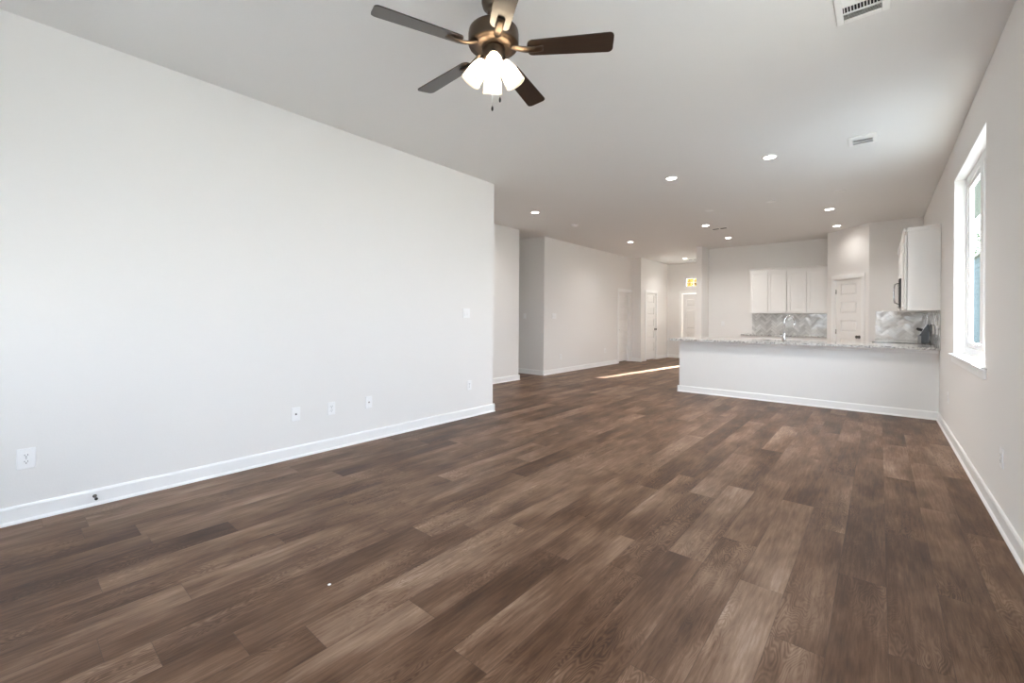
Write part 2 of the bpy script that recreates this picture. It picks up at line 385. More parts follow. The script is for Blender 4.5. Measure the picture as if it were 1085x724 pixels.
# dark floor behind the hall doors' undercut is the closet beyond
for nm, x0, x1, y0, y1 in (('wall_closet_first', X3-T-0.5, X3-T, D1[0]-0.1, D1[1]+0.06), ('wall_closet_second', X4-T-0.5, X4-T, D2[0]-0.1, D2[1]+0.1)):
    def fn(bm, x0=x0, x1=x1, y0=y0, y1=y1):
        box(bm, x0-0.05, x0, y0, y1, 0, 2.3); box(bm, x0, x1, y0-0.05, y0, 0, 2.3); box(bm, x0, x1, y1, y1+0.05, 0, 2.3); box(bm, x0, x1, y0, y1, 2.25, 2.3)
    structure(fn, nm, M_WALL, 'closet walls hidden behind a hall door', 'wall')
# front door, sidelight and transom
fdoor = thing('door_4', 'white panelled front door at the far end of the hall', 'door', (FD[0], YF, 0), 0, kind='structure')
FW = FD[1]-FD[0]
mk(lambda bm: casing_mesh(bm, FW, FD[3], -0.018, 0.0, 0.075, 0.06), 'casing', M_TRIM, fdoor)
def fn(bm):
    jamb_mesh(bm, FW, FD[3], 0, T); box(bm, 0.885, 0.965, 0, T, 0, FD[3]-0.015); box(bm, 0.965, FW-0.015, 0, T, 0, 0.09)
    box(bm, 1.178, FW-0.015, 0, T, 0.09, FD[3]-0.015); box(bm, 0.965, 1.178, 0, T, 2.0, FD[3]-0.015)
mk(fn, 'jamb', M_TRIM, fdoor)
fr = []
for z0, z1 in ((0.25, 0.80), (0.95, 1.55), (1.68, 1.90)):
    fr += [(0.12, 0.39, z0, z1), (0.47, 0.74, z0, z1)]
s = mk(lambda bm: slab_mesh(bm, 0.862, 2.06, 0.045, fr), 'door_slab', M_DOOR, fdoor, (0.019, 0.02, 0.008))
mk(lambda bm: knob_mesh(bm, 0.80, 0.95, 0), 'knob', M_KNOB, s)
mk(lambda bm: box(bm, 0.965, 1.178, 0.06, 0.066, 0.09, 2.0), 'sidelight_pane', M_GLASS, fdoor)
w = thing('window_2', 'small transom window above the front door showing yellow foliage', 'window', (TRANS[0], YF, TRANS[2]), 0, kind='structure')
TW, TH = TRANS[1]-TRANS[0], TRANS[3]-TRANS[2]
def frame_mesh(bm, w, h, y0, y1, t):
    box(bm, 0, t, y0, y1, 0, h); box(bm, w-t, w, y0, y1, 0, h); box(bm, t, w-t, y0, y1, 0, t); box(bm, t, w-t, y0, y1, h-t, h)
mk(lambda bm: frame_mesh(bm, TW, TH, 0.02, 0.10, 0.07), 'window_frame', M_VINYL, w)
mk(lambda bm: [box(bm, TW*k/4-0.008, TW*k/4+0.008, 0.05, 0.075, 0.07, TH-0.07) for k in (1, 2, 3)] + [box(bm, 0.07, TW-0.07, 0.052, 0.073, TH/2-0.008, TH/2+0.008)], 'muntin', M_VINYL, w)
mk(lambda bm: box(bm, 0.07, TW-0.07, 0.060, 0.064, 0.07, TH-0.07), 'pane', M_GLASS, w)

# ------------------------------------------------------------------ windows of the room
def room_window(name, label, wdt, hgt, loc, rotz, twin=True, stool=True):
    """local frame: x along the wall, -y into the room, z up from the sill"""
    w = thing(name, label, 'window', loc, rotz, kind='structure')
    def rev(bm):   # white returns of the opening
        box(bm, 0, 0.006, 0, 0.10, 0, hgt); box(bm, wdt-0.006, wdt, 0, 0.10, 0, hgt); box(bm, 0.006, wdt-0.006, 0, 0.10, hgt-0.006, hgt)
    mk(rev, 'reveal', M_TRIM, w)
    halves = ((0, wdt/2), (wdt/2, wdt)) if twin else ((0, wdt),)
    def fr(bm):
        for a, b in halves:
            t = 0.075
            box(bm, a, a+t, 0.085, 0.128, 0, hgt, 0.004); box(bm, b-t, b, 0.085, 0.128, 0, hgt, 0.004)
            box(bm, a+t, b-t, 0.085, 0.128, 0, t, 0.004); box(bm, a+t, b-t, 0.085, 0.128, hgt-t, hgt, 0.004)
    mk(fr, 'window_frame', M_VINYL, w)
    for a, b in halves:
        def sash(bm):
            t, a2, b2, y0, y1 = 0.045, a+0.075, b-0.075, 0.095, 0.126
            box(bm, a2, a2+t, y0, y1, 0.075, hgt-0.075, 0.003); box(bm, b2-t, b2, y0, y1, 0.075, hgt-0.075, 0.003)
            box(bm, a2+t, b2-t, y0, y1, 0.075, 0.075+t, 0.003); box(bm, a2+t, b2-t, y0, y1, hgt-0.075-t, hgt-0.075, 0.003)
        s = mk(sash, 'sash', M_VINYL, w)
        mk(lambda bm: box(bm, a+0.12, b-0.12, 0.119, 0.123, 0.12, hgt-0.12), 'pane', M_GLASS, s)
    if stool:
        mk(lambda bm: box(bm, -0.055, wdt+0.055, -0.035, 0.0, -0.022, 0.0, 0.005) or box(bm, 0.006, wdt-0.006, -0.004, 0.085, 0.0, 0.004), 'window_sill', M_TRIM, w)
        mk(lambda bm: box(bm, -0.03, wdt+0.03, -0.016, 0.0, -0.085, -0.022, 0.003), 'apron', M_TRIM, w)
    return w
room_window('window_1', 'tall white twin window in the right wall', WIN[1]-WIN[0], WIN[3]-WIN[2], (XR, WIN[1], WIN[2]), -PI/2)
room_window('window_3', 'second tall twin window nearer the viewer in the right wall', WIN2[1]-WIN2[0], WIN2[3]-WIN2[2], (XR, WIN2[1], WIN2[2]), -PI/2)
for i, b in enumerate(BACKWIN):
    room_window('window_%d' % (4+i), ('middle', 'right', 'added small left')[i]+' window in the wall behind the viewer', b[1]-b[0], b[3]-b[2], (b[1], YBACK, b[2]), PI, i < 2)

# ------------------------------------------------------------------ kitchen cabinets
def shaker(bm, x0, x1, y, z0, z1, t=0.02, fw=0.055):
    """a shaker door standing out from y towards -y"""
    box(bm, x0, x0+fw, y-t, y, z0, z1, 0.0015); box(bm, x1-fw, x1, y-t, y, z0, z1, 0.0015)
    box(bm, x0+fw, x1-fw, y-t, y, z0, z0+fw, 0.0015); box(bm, x0+fw, x1-fw, y-t, y, z1-fw, z1, 0.0015)
    box(bm, x0+fw, x1-fw, y-t+0.012, y, z0+fw, z1-fw)
def upper_cabinet(label, w, h, d, loc, rotz, doors, group=None, crown=(1, 1), fill=0.0):
    """local frame: front faces -y, back at y = d, bottom at z = 0"""
    c = thing('upper_cabinet', label, 'cabinet', loc, rotz, group)
    mk(lambda bm: box(bm, 0, w, 0, d, 0, h), 'cabinet_body', M_CAB, c)
    n = doors; dw = (w-fill)/n
    for k in range(n):
        mk(lambda bm: shaker(bm, k*dw+(0.004 if k else 0.008), (k+1)*dw-(0.004 if k < n-1 else 0.008), -0.006, 0.010, h-0.05), 'cabinet_door', M_CAB, c)
    def cr(bm):
        prof = [(0, 0), (0.012, 0), (0.016, 0.018), (0.030, 0.036), (0.036, 0.040), (0.036, 0.052), (0, 0.052)]
        e = 0.036
        prism(bm, prof, lambda p, t: (t, -p[0], h-0.006+p[1]), -e*crown[0], w+e*crown[1])
        if crown[0]: prism(bm, prof, lambda p, t: (-p[0], t, h-0.006+p[1]), -e, d)
        if crown[1]: prism(bm, prof, lambda p, t: (w+p[0], t, h-0.006+p[1]), -e, d)
    mk(cr, 'crown_moulding', M_CAB, c)
    return c
def base_cabinet(label, w, d, loc, rotz, doors, group=None, drawers=True):
    c = thing('base_cabinet', label, 'cabinet', loc, rotz, group)
    mk(lambda bm: (box(bm, 0, w, 0, d, 0.10, 0.888), box(bm, 0, w, 0.07, d, 0, 0.10)), 'cabinet_body', M_CAB, c)
    dw = w/doors
    for k in range(doors):
        mk(lambda bm: shaker(bm, k*dw+0.006, (k+1)*dw-0.006, -0.002, 0.12, 0.70 if drawers else 0.87), 'cabinet_door', M_CAB, c)
        if drawers: mk(lambda bm: box(bm, k*dw+0.006, (k+1)*dw-0.006, -0.022, -0.002, 0.72, 0.87, 0.002), 'drawer_front', M_CAB, c)
    return c
UB, UT = 1.400, 2.400
YU = YK-0.307
upper_cabinet('left white two-door upper cabinet on the kitchen back wall', 0.74, UT-UB, 0.305, (-2.33, YU, UB), 0, 2, 'white upper cabinets on the back wall', (1, 0))
upper_cabinet('right white two-door upper cabinet touching the pantry wall', 0.76, UT-UB, 0.305, (-1.588, YU, UB), 0, 2, 'white upper cabinets on the back wall', (0, 0), 0.02)
base_cabinet('left white base cabinet under the back wall counter', 0.79, 0.60, (-2.43, YK-0.602, 0), 0, 2, 'white base cabinets on the back wall')
base_cabinet('right white base cabinet under the back wall counter', 0.80, 0.60, (-1.635, YK-0.602, 0), 0, 2, 'white base cabinets on the back wall')
def counter(name, label, fn):
    return tag(mk(fn, name, M_GRAN), label, 'countertop')
counter('granite_countertop', 'granite counter along the kitchen back wall', lambda bm: box(bm, -2.455, PA.x-0.002, YK-0.64, YK-0.012, 0.890, 0.920, 0.004))
# right wall run, fronts face -x: local -y -> -x is a rotation of -90
XU = XR-0.307
RY0, RY1 = 8.62, 9.38
upper_cabinet('white upper cabinet on the right wall with its side towards the viewer', RY0-7.50, UT-UB+0.012, 0.305, (XU, RY0-0.002, UB-0.012), -PI/2, 2, None, (0, 1))
upper_cabinet('short white cabinet above the microwave', RY1-RY0-0.004, UT-1.885, 0.305, (XU, RY1-0.002, 1.885), -PI/2, 2, None, (0, 0))
upper_cabinet('white upper cabinet between microwave and pantry wall', PB.y-RY1-0.004, UT-UB, 0.305, (XU, PB.y-0.002, UB), -PI/2, 2, None, (0, 0))
base_cabinet('white base cabinet between peninsula and range', RY0-8.42-0.006, 0.60, (XR-0.602, RY0-0.004, 0), -PI/2, 1)
base_cabinet('white base cabinet between range and pantry wall', PB.y-RY1-0.008, 0.60, (XR-0.602, PB.y-0.003, 0), -PI/2, 2)
base_cabinet('long white base cabinet behind the peninsula half wall', 2.58, 0.58, (XR-0.64, YP+0.705, 0), PI, 3)
counter('granite_countertop', 'short granite counter between range and pantry wall', lambda bm: box(bm, XR-0.64, XR-0.012, RY1+0.004, PB.y-0.010, 0.890, 0.920, 0.004))
CTX0, CTY0, CTY1 = -2.785, 7.50, 8.44
SX0, SX1, SY0, SY1 = -1.50, -0.78, 7.99, 8.33
def fn(bm):
    for x0, x1, y0, y1 in ((CTX0, SX0, CTY0, CTY1), (SX1, XR-0.001, CTY0, CTY1), (SX0, SX1, CTY0, SY0), (SX0, SX1, SY1, CTY1), (XR-0.64, XR-0.012, CTY1, RY0-0.004)):
        box(bm, x0, x1, y0, y1, 0.888, 0.920)
    bmesh.ops.remove_doubles(bm, verts=bm.verts, dist=1e-5)
pen = counter('peninsula_countertop', 'long speckled granite counter on the white half wall', fn)
def fn(bm):
    t = 0.004
    box(bm, SX0, SX1, SY0, SY1, 0.70, 0.70+t); box(bm, SX0-t, SX0, SY0, SY1, 0.70, 0.887); box(bm, SX1, SX1+t, SY0, SY1, 0.70, 0.887)
    box(bm, SX0, SX1, SY0-t, SY0, 0.70, 0.887); box(bm, SX0, SX1, SY1, SY1+t, 0.70, 0.887)
tag(mk(fn, 'kitchen_sink', M_STEEL), 'steel sink sunk into the peninsula counter', 'sink')

# faucet
fc = thing('kitchen_faucet', 'tall chrome gooseneck faucet on the peninsula counter', 'faucet', (-1.135, 7.93, 0.920))
mk(lambda bm: lathe(bm, [(0.030, 0), (0.030, 0.008), (0.024, 0.014), (0.021, 0.06), (0.021, 0.13), (0.016, 0.14)]), 'faucet_body', M_CHROME, fc)
def fn(bm):
    d = Vector((0.80, 0.60, 0)); pts = [Vector((0, 0, 0.12)), Vector((0, 0, 0.30))]; r = 0.075
    for k in range(1, 13):
        a = PI-PI*k/12*1.0; pts.append(d*(r+r*math.cos(a))+Vector((0, 0, 0.31+r*math.sin(a)*1.1)))
    pts.append(d*(2*r)+Vector((0, 0, 0.285)))
    tube(bm, pts, 0.0125, 14)
mk(fn, 'spout', M_CHROME, fc)
mk(lambda bm: (lathe(bm, [(0.014, 0.215), (0.018, 0.222), (0.0185, 0.275), (0.014, 0.30)], Matrix.Translation((0.12, 0.09, 0)), 18)), 'spray_head', M_CHROME, fc)
mk(lambda bm: (tube(bm, [(-0.02, 0, 0.085), (-0.048, 0, 0.085)], 0.013, 12), tube(bm, [(-0.044, 0, 0.085), (-0.060, 0.0, 0.105), (-0.072, 0.0, 0.155)], [0.007, 0.006, 0.005], 10)), 'faucet_handle', M_CHROME, fc)

# ------------------------------------------------------------------ tiled backsplash (herringbone)
def clip_poly(poly, x0, x1, z0, z1):
    for ax, v, sgn in ((0, x0, 1), (0, x1, -1), (1, z0, 1), (1, z1, -1)):
        out = []
        for i in range(len(poly)):
            p, q = poly[i], poly[(i+1) % len(poly)]
            dp, dq = (p[ax]-v)*sgn, (q[ax]-v)*sgn
            if dp >= 0: out.append(p)
            if (dp >= 0) != (dq >= 0):
                t = dp/(dp-dq); out.append((p[0]+(q[0]-p[0])*t, p[1]+(q[1]-p[1])*t))
        poly = out
        if len(poly) < 3: return []
    return poly
def herringbone(bm, w, h, rnd):
    """local frame: x along, z up, surface towards -y"""
    box(bm, 0, w, -0.004, 0, 0, h, 0, 1)
    u, n, g = 0.052, 3, 0.0014
    c = math.cos(PI/4)
    R = int(max(w, h)/u)+8
    for k in range(-R, R+1):
        for m in range(-R//2, R//2+1):
            ox, oy = k+n*m, k-n*m
            for (a, b, e, f) in ((ox, ox+n, oy, oy+1), (ox+n, ox+n+1, oy+1-n, oy+1)):
                pts = [(a*u+g, e*u+g), (b*u-g, e*u+g), (b*u-g, f*u-g), (a*u+g, f*u-g)]
                pts = [((p[0]-p[1])*c+w/2, (p[0]+p[1])*c+h/2) for p in pts]
                cx_, cz_ = sum(p[0] for p in pts)/4, sum(p[1] for p in pts)/4
                pl = clip_poly(pts, 0.001, w-0.001, 0.001, h-0.001)
                if len(pl) < 3: continue
                tx, tz = rnd.gauss(0, 0.012), rnd.gauss(0, 0.012)
                A = [bm.verts.new((p[0], -0.0085+(p[0]-cx_)*tx+(p[1]-cz_)*tz, p[1])) for p in pl]
                B = [bm.verts.new((p[0], -0.002, p[1])) for p in pl]
                bm.faces.new(A)
                for i in range(len(pl)): bm.faces.new((A[i], B[i], B[(i+1) % len(pl)], A[(i+1) % len(pl)]))
def backsplash(label, w, h, loc, rotz, seed):
    rnd = random.Random(seed)
    return tag(mk(lambda bm: herringbone(bm, w, h, rnd), 'tile_backsplash', [M_TILE, M_GROUT], None, loc, rotz), label, 'backsplash')
backsplash('herringbone tile backsplash under the back wall cabinets', -0.832+2.345, UB-0.921-0.002, (-2.345, YK-0.0005, 0.9215), 0, 1)
backsplash('herringbone tile panel on the wall beside the pantry door', XR-0.012+0.055, 0.50, (-0.055, PB.y, 0.9215), 0, 2)
backsplash('grey tile backsplash along the right wall behind the range', PB.y-0.012-7.50, UB-0.012-0.921-0.002, (XR-0.0005, PB.y-0.012, 0.9215), -PI/2, 3)

# ------------------------------------------------------------------ range and microwave (front faces -x)
rg = thing('kitchen_range', 'black glass top electric range against the right kitchen wall', 'range', (XR-0.03, (RY0+RY1)/2, 0), -PI/2)
RW, RDp = RY1-RY0-0.012, 0.60
mk(lambda bm: box(bm, -RW/2, RW/2, -RDp, -0.03, 0.06, 0.905), 'range_body', M_RSIDE, rg)
mk(lambda bm: box(bm, -RW/2, RW/2, -RDp-0.035, -0.03, 0.905, 0.928, 0.004), 'cooktop', M_BGLASS, rg)
od = mk(lambda bm: (box(bm, -RW/2+0.005, RW/2-0.005, -RDp-0.03, -RDp, 0.25, 0.86, 0.004)), 'oven_door', M_STEEL, rg)
mk(lambda bm: box(bm, -0.26, 0.26, -RDp-0.032, -RDp-0.028, 0.36, 0.70), 'oven_window', M_BGLASS, od)
mk(lambda bm: (tube(bm, [(-0.32, -RDp-0.07, 0.80), (0.32, -RDp-0.07, 0.80)], 0.011), tube(bm, [(-0.30, -RDp-0.03, 0.80), (-0.30, -RDp-0.07, 0.80)], 0.008), tube(bm, [(0.30, -RDp-0.03, 0.80), (0.30, -RDp-0.07, 0.80)], 0.008)), 'oven_handle', M_STEEL, od)
mk(lambda bm: box(bm, -RW/2+0.005, RW/2-0.005, -RDp-0.025, -RDp, 0.08, 0.235, 0.003), 'storage_drawer', M_STEEL, rg)
GUARD = [(-0.085, 0.928), (-0.085, 1.035), (-0.105, 1.045), (-0.022, 1.205), (-0.005, 1.205), (-0.005, 0.928)]
mk(lambda bm: prism(bm, GUARD, lambda p, t: (t, p[0], p[1]), -RW/2, RW/2), 'control_panel', M_RSIDE, rg)
mk(lambda bm: prism(bm, [(-0.108, 1.046), (-0.104, 1.044), (-0.021, 1.204), (-0.025, 1.206)], lambda p, t: (t, p[0], p[1]), -RW/2+0.004, RW/2-0.004), 'panel_face', M_STEEL, rg)
for x in (-0.31, -0.22, 0.22, 0.31):
    sl = math.atan2(0.083, 0.160)
    mt = Matrix.Translation((x, -0.072, 1.118)) @ Matrix.Rotation(PI/2-sl, 4, 'X')
    mk(lambda bm: lathe(bm, [(0.024, -0.004), (0.024, 0.006), (0.019, 0.010), (0.017, 0.034), (0.0, 0.036)], mt, 18), 'control_knob', M_DARK, rg)
mw = thing('microwave_oven', 'steel over-the-range microwave under the short white cabinet', 'microwave', (XR, (RY0+RY1)/2, 1.455), -PI/2)
MW = RY1-RY0-0.012
mk(lambda bm: box(bm, -MW/2, MW/2, -0.352, -0.002, 0, 0.425, 0.003), 'microwave_body', M_DARK, mw)
dr = mk(lambda bm: box(bm, -MW/2+0.002, MW/2-0.17, -0.362, -0.353, 0.008, 0.42, 0.004), 'microwave_door', M_STEEL, mw)
mk(lambda bm: box(bm, -MW/2+0.07, MW/2-0.25, -0.3635, -0.361, 0.075, 0.35), 'door_window', M_BGLASS, dr)
mk(lambda bm: tube(bm, [(MW/2-0.20, -0.360, 0.05), (MW/2-0.20, -0.402, 0.07), (MW/2-0.20, -0.412, 0.14), (MW/2-0.20, -0.414, 0.21), (MW/2-0.20, -0.412, 0.28), (MW/2-0.20, -0.402, 0.35), (MW/2-0.20, -0.360, 0.37)], 0.010), 'door_handle', M_CHROME, dr)
mk(lambda bm: box(bm, MW/2-0.166, MW/2-0.002, -0.361, -0.353, 0.008, 0.42, 0.004), 'keypad', M_BGLASS, mw)

# ------------------------------------------------------------------ wall plates
# local frame: plate lies on the wall, +y out of the wall, x along, z up, origin at the centre
def plate_mesh(bm, w, h, t=0.006): 
    box(bm, -w/2, w/2, 0, t, -h/2, h/2, 0.0025)
def outlet(label, loc, rotz, w=0.080, h=0.124):
    o = thing('wall_outlet', label, 'outlet', loc, rotz)
    mk(lambda bm: plate_mesh(bm, w, h), 'cover_plate', M_PLATE, o)
    for z in (0.0195, -0.0195):
        def rc(bm):
            pts = []
            for k in range(24):
                a = 2*PI*k/24; pts.append((0.0172*math.cos(a), max(-0.0142, min(0.0142, 0.0172*math.sin(a)))))
            prism(bm, pts, lambda p, t: (p[0], t, z+p[1]), 0.004, 0.0082)
        r = mk(rc, 'receptacle', M_PLATE, o)
        def sl(bm):
            box(bm, -0.0075, -0.0050, 0.008, 0.0086, z-0.001, z+0.008); box(bm, 0.0050, 0.0075, 0.008, 0.0086, z-0.001, z+0.007)
            lathe(bm, [(0.0030, 0.0), (0.0030, 0.0008)], Matrix.Translation((0, 0.0079, z-0.0075)) @ Matrix.Rotation(-PI/2, 4, 'X'), 12)
        mk(sl, 'slot', M_SLOT, r)
    mk(lambda bm: lathe(bm, [(0.0032, 0), (0.0026, 0.0012)], Matrix.Translation((0, 0.006, 0)) @ Matrix.Rotation(-PI/2, 4, 'X'), 10), 'screw', M_STEEL, o)
    return o
def jack_plate(label, loc, rotz, mdot):
    o = thing('jack_plate', label, 'wall plate', loc, rotz)
    mk(lambda bm: plate_mesh(bm, 0.074, 0.120), 'cover_plate', M_PLATE, o)
    mk(lambda bm: lathe(bm, [(0.0075, 0), (0.0075, 0.003), (0.0048, 0.003), (0.0048, 0.010), (0.0, 0.010)], Matrix.Translation((0, 0.006, 0)) @ Matrix.Rotation(-PI/2, 4, 'X'), 14), 'jack', mdot, o)
    for z in (0.042, -0.042):
        mk(lambda bm: lathe(bm, [(0.003, 0), (0.0024, 0.0012)], Matrix.Translation((0, 0.006, z)) @ Matrix.Rotation(-PI/2, 4, 'X'), 10), 'screw', M_PLATE, o)
    return o
def switch(label, loc, rotz, gangs=1):
    o = thing('light_switch', label, 'switch', loc, rotz)
    mk(lambda bm: plate_mesh(bm, 0.074+0.046*(gangs-1), 0.118), 'cover_plate', M_PLATE, o)
    for k in range(gangs):
        x = (k-(gangs-1)/2)*0.046
        mk(lambda bm: (box(bm, x-0.0165, x+0.0165, 0.004, 0.0075, -0.034, 0.034, 0.001), prism(bm, [(0.0075, -0.030), (0.0125, -0.030), (0.0078, 0.030), (0.0075, 0.030)], lambda p, t: (t, p[0], p[1]), x-0.0145, x+0.0145)), 'rocker', M_PLATE, o)
    return o
LW, RWL, FWD = -PI/2, PI/2, PI
outlet('white duplex outlet low on the left wall, nearest the viewer', (XL, 0.117, 0.379), LW)
jack_plate('white plate with one dark jack low on the left wall', (XL, 1.714, 0.386), LW, M_DARK)
outlet('white duplex outlet between the two jack plates on the left wall', (XL, 2.042, 0.386), LW, 0.074, 0.120)
jack_plate('white plate with a pale steel jack, farthest of the low left-wall trio', (XL, 2.435, 0.389), LW, M_STEEL)
switch('two-gang white light switch near the end of the left wall', (XL, 3.79, 1.31), LW, 2)
outlet('white outlet low near the end of the left wall', (XL, 3.85, 0.40), LW, 0.074, 0.120)
switch('white switch in the shaded side passage', (-6.156, Y3A, 1.30), FWD, 1)
switch('wide white switch plate just past the passage corner', (X3, 8.12, 1.305), LW, 3)
outlet('white outlet low on the hall wall by the passage corner', (X3, 8.395, 0.37), LW, 0.074, 0.120)
outlet('white outlet low on the hall wall before the recessed door', (X3, 10.52, 0.40), LW, 0.074, 0.120)
outlet('white outlet low on the right wall in front of the window', (XR, 3.967, 0.418), RWL, 0.074, 0.120)
outlet('white outlet low on the right wall near the half wall', (XR, 6.682, 0.42), RWL, 0.074, 0.120)
switch('white switch on the kitchen back wall left of the cabinets', (-2.996, YK, 1.15), FWD, 1)
outlet('white outlet on the right tile backsplash nearer the range', (XR-0.0085, 8.35, 1.13), RWL, 0.074, 0.120)
outlet('white outlet on the right tile backsplash nearer the peninsula', (XR-0.0085, 7.80, 1.135), RWL, 0.074, 0.120)

# door stop on the left baseboard
ds = thing('door_stop', 'small dark spring door stop sticking out of the left baseboard', 'door stop', (XL+0.014, 0.42, 0.062), 0)
mk(lambda bm: lathe(bm, [(0.011, 0), (0.011, 0.004), (0.006, 0.008)], Matrix.Rotation(PI/2, 4, 'Y'), 14), 'mount', M_KNOB, ds)
def fn(bm):
    tube(bm, [(0.006+0.056*k/120, 0.0048*math.cos(k*2*PI/8), 0.0048*math.sin(k*2*PI/8)) for k in range(121)], 0.0013, 6)
mk(fn, 'spring', M_KNOB, ds)
mk(lambda bm: lathe(bm, [(0.006, 0.060), (0.0085, 0.063), (0.0085, 0.074), (0.006, 0.077)], Matrix.Rotation(PI/2, 4, 'Y'), 14), 'rubber_tip', M_DARK, ds)
tag(mk(lambda bm: lathe(bm, [(0.006, 0), (0.008, 0.002), (0.005, 0.004), (0.0, 0.0045)], Matrix.Translation((0, 0, 0)), 9), 'paint_chip', M_PLATE, None, (-1.958, 1.008, 0.0)), 'tiny white speck of debris lying on the wood floor', 'debris')

# ------------------------------------------------------------------ ceiling fittings
def downlight(label, x, y):
    d = thing('recessed_light', label, 'light', (x, y, CEIL), 0, 'recessed ceiling lights')
    mk(lambda bm: lathe(bm, [(0.075, 0.0), (0.078, -0.004), (0.074, -0.009), (0.062, -0.010), (0.058, -0.004), (0.058, 0.0)], None, 32, False), 'trim_ring', M_VENT, d)
    mk(lambda bm: lathe(bm, [(0.0585, -0.0045), (0.0, -0.0045)], None, 32, False), 'lens', M_LENS, d)
    l = bpy.data.lights.new('lamp beam', 'SPOT'); l.energy = SPOT; l.color = (1.0, 0.955, 0.91); l.spot_size = math.radians(150); l.spot_blend = 1.0; l.shadow_soft_size = 0.05
    lo = bpy.data.objects.new('lamp_beam', l); C.collection.objects.link(lo); lo.parent = d; lo.location = (0, 0, -0.012)
    return d
dl = None
for lb, x, y in (
    ('lit recessed light left of the largest one, over the middle of the floor', -2.033, 5.53), ('lit recessed light just past the end of the long left wall', -4.467, 5.87),
    ('lit recessed light, the largest one, in the middle of the ceiling', -0.931, 5.48), ('lit recessed light over the hall by the recessed door', -4.451, 9.53),
    ('lit recessed light just in front of the small ceiling slot', -2.543, 8.72), ('lit recessed light just behind the small ceiling slot', -2.543, 10.34),
    ('lit recessed light over the kitchen, front one of the right pair', -0.625, 8.66), ('lit recessed light close to the pantry door wall', -0.625, 10.28),
    ('lit recessed light far down the hall before the front door', -4.395, 13.10)):
    if dl is None:
        dl = downlight(lb, x, y)
    else:
        d2 = dup(dl, (x, y, CEIL), 0, lb)
        if (x > -0.7 and y > 10) or y > 13 or (x < -4.4 and y < 10):      # beams dimmed to keep hot spots off nearby walls
            for ch in d2.children:
                if ch.type == 'LIGHT': ch.data = ch.data.copy(); ch.data.energy = SPOT*(0.6 if x < -4 else 0.15)
def register(label, x0, x1, y0, y1):
    """three-way ceiling register: frame, black sheet for the shaded throat, cross vanes in the middle, long vanes either side"""
    cx_, cy_ = (x0+x1)/2, (y0+y1)/2; a, b = (x1-x0)/2, (y1-y0)/2
    r = thing('ceiling_vent', label, 'vent', (cx_, cy_, CEIL), 0, 'ceiling air vents')
    f = 0.035
    def fr(bm):
        t = -0.010
        box(bm, -a, -a+f, -b, b, t, 0, 0.003); box(bm, a-f, a, -b, b, t, 0, 0.003); box(bm, -a+f, a-f, -b, -b+f, t, 0, 0.003); box(bm, -a+f, a-f, b-f, b, t, 0, 0.003)
        box(bm, -a+f, a-f, -0.034, -0.028, t, 0); box(bm, -a+f, a-f, 0.040, 0.046, t, 0); box(bm, -0.003, 0.003, -b+f, -0.034, t, 0)
    mk(fr, 'vent_frame', M_VENT, r)
    mk(lambda bm: box(bm, -a+f, a-f, -b+f, b-f, -0.0015, -0.0005), 'vent_shade_sheet', M_SLOT, r)
    nv = 12
    for k in range(nv):
        x = -a+f+(2*a-2*f)*(k+0.5)/nv
        def v(bm): prism(bm, [(x-0.0022, -0.010), (x-0.0008, -0.010), (x+0.0022, -0.002), (x+0.0008, -0.002)], lambda p, t: (p[0], t, p[1]), -0.028, 0.040)
        mk(v, 'vane', M_VENT, r)
    for yc, s in [(-b+f+0.006+0.0115*k, -1) for k in range(int((b-f-0.034)/0.0115))]+[(b-f-0.006-0.0115*k, 1) for k in range(int((b-f-0.046)/0.0115))]:
        def v(bm): prism(bm, [(yc-0.006*s, -0.010), (yc-0.0045*s, -0.010), (yc+0.005*s, -0.002), (yc+0.0035*s, -0.002)], lambda p, t: (t, p[0], p[1]), -a+f, a-f)
        mk(v, 'side_vane', M_VENT, r)
    return r
register('white ceiling vent at the top edge nearest the viewer', -0.205, 0.040, 3.00, 3.29)
register('white ceiling vent farther back in the middle of the ceiling', -0.247, -0.022, 5.385, 5.66)
def slot_vent(label, x, y, w, d):
    r = thing('ceiling_vent', label, 'vent', (x, y, CEIL), 0, 'ceiling air vents')
    def fr(bm):
        f = 0.018
        box(bm, -w/2, -w/2+f, -d/2, d/2, -0.008, 0, 0.002); box(bm, w/2-f, w/2, -d/2, d/2, -0.008, 0, 0.002)
        box(bm, -w/2+f, w/2-f, -d/2, -d/2+f, -0.008, 0, 0.002); box(bm, -w/2+f, w/2-f, d/2-f, d/2, -0.008, 0, 0.002); box(bm, -0.008, 0.008, -d/2, d/2, -0.007, 0)
    mk(fr, 'vent_frame', M_VENT, r)
    mk(lambda bm: box(bm, -w/2+0.018, w/2-0.018, -d/2+0.018, d/2-0.018, -0.0015, -0.0005), 'vent_shade_sheet', M_SLOT, r)
    return r
slot_vent('small slotted vent between two kitchen ceiling lights', -2.42, 9.20, 0.30, 0.15)
slot_vent('small vent beyond the hall light near the front door', -4.29, 13.47, 0.30, 0.16)
sm = thing('smoke_detector', 'white round smoke detector on the hall ceiling', 'smoke detector', (-4.457, 7.11, CEIL))
mk(lambda bm: lathe(bm, [(0.070, 0), (0.070, -0.010), (0.066, -0.012)], None, 30), 'base_ring', M_PLATE, sm)
mk(lambda bm: lathe(bm, [(0.060, -0.012), (0.064, -0.016), (0.060, -0.034), (0.045, -0.042), (0.0, -0.044)], None, 30), 'sensor_cap', M_PLATE, sm)
bp0 = None
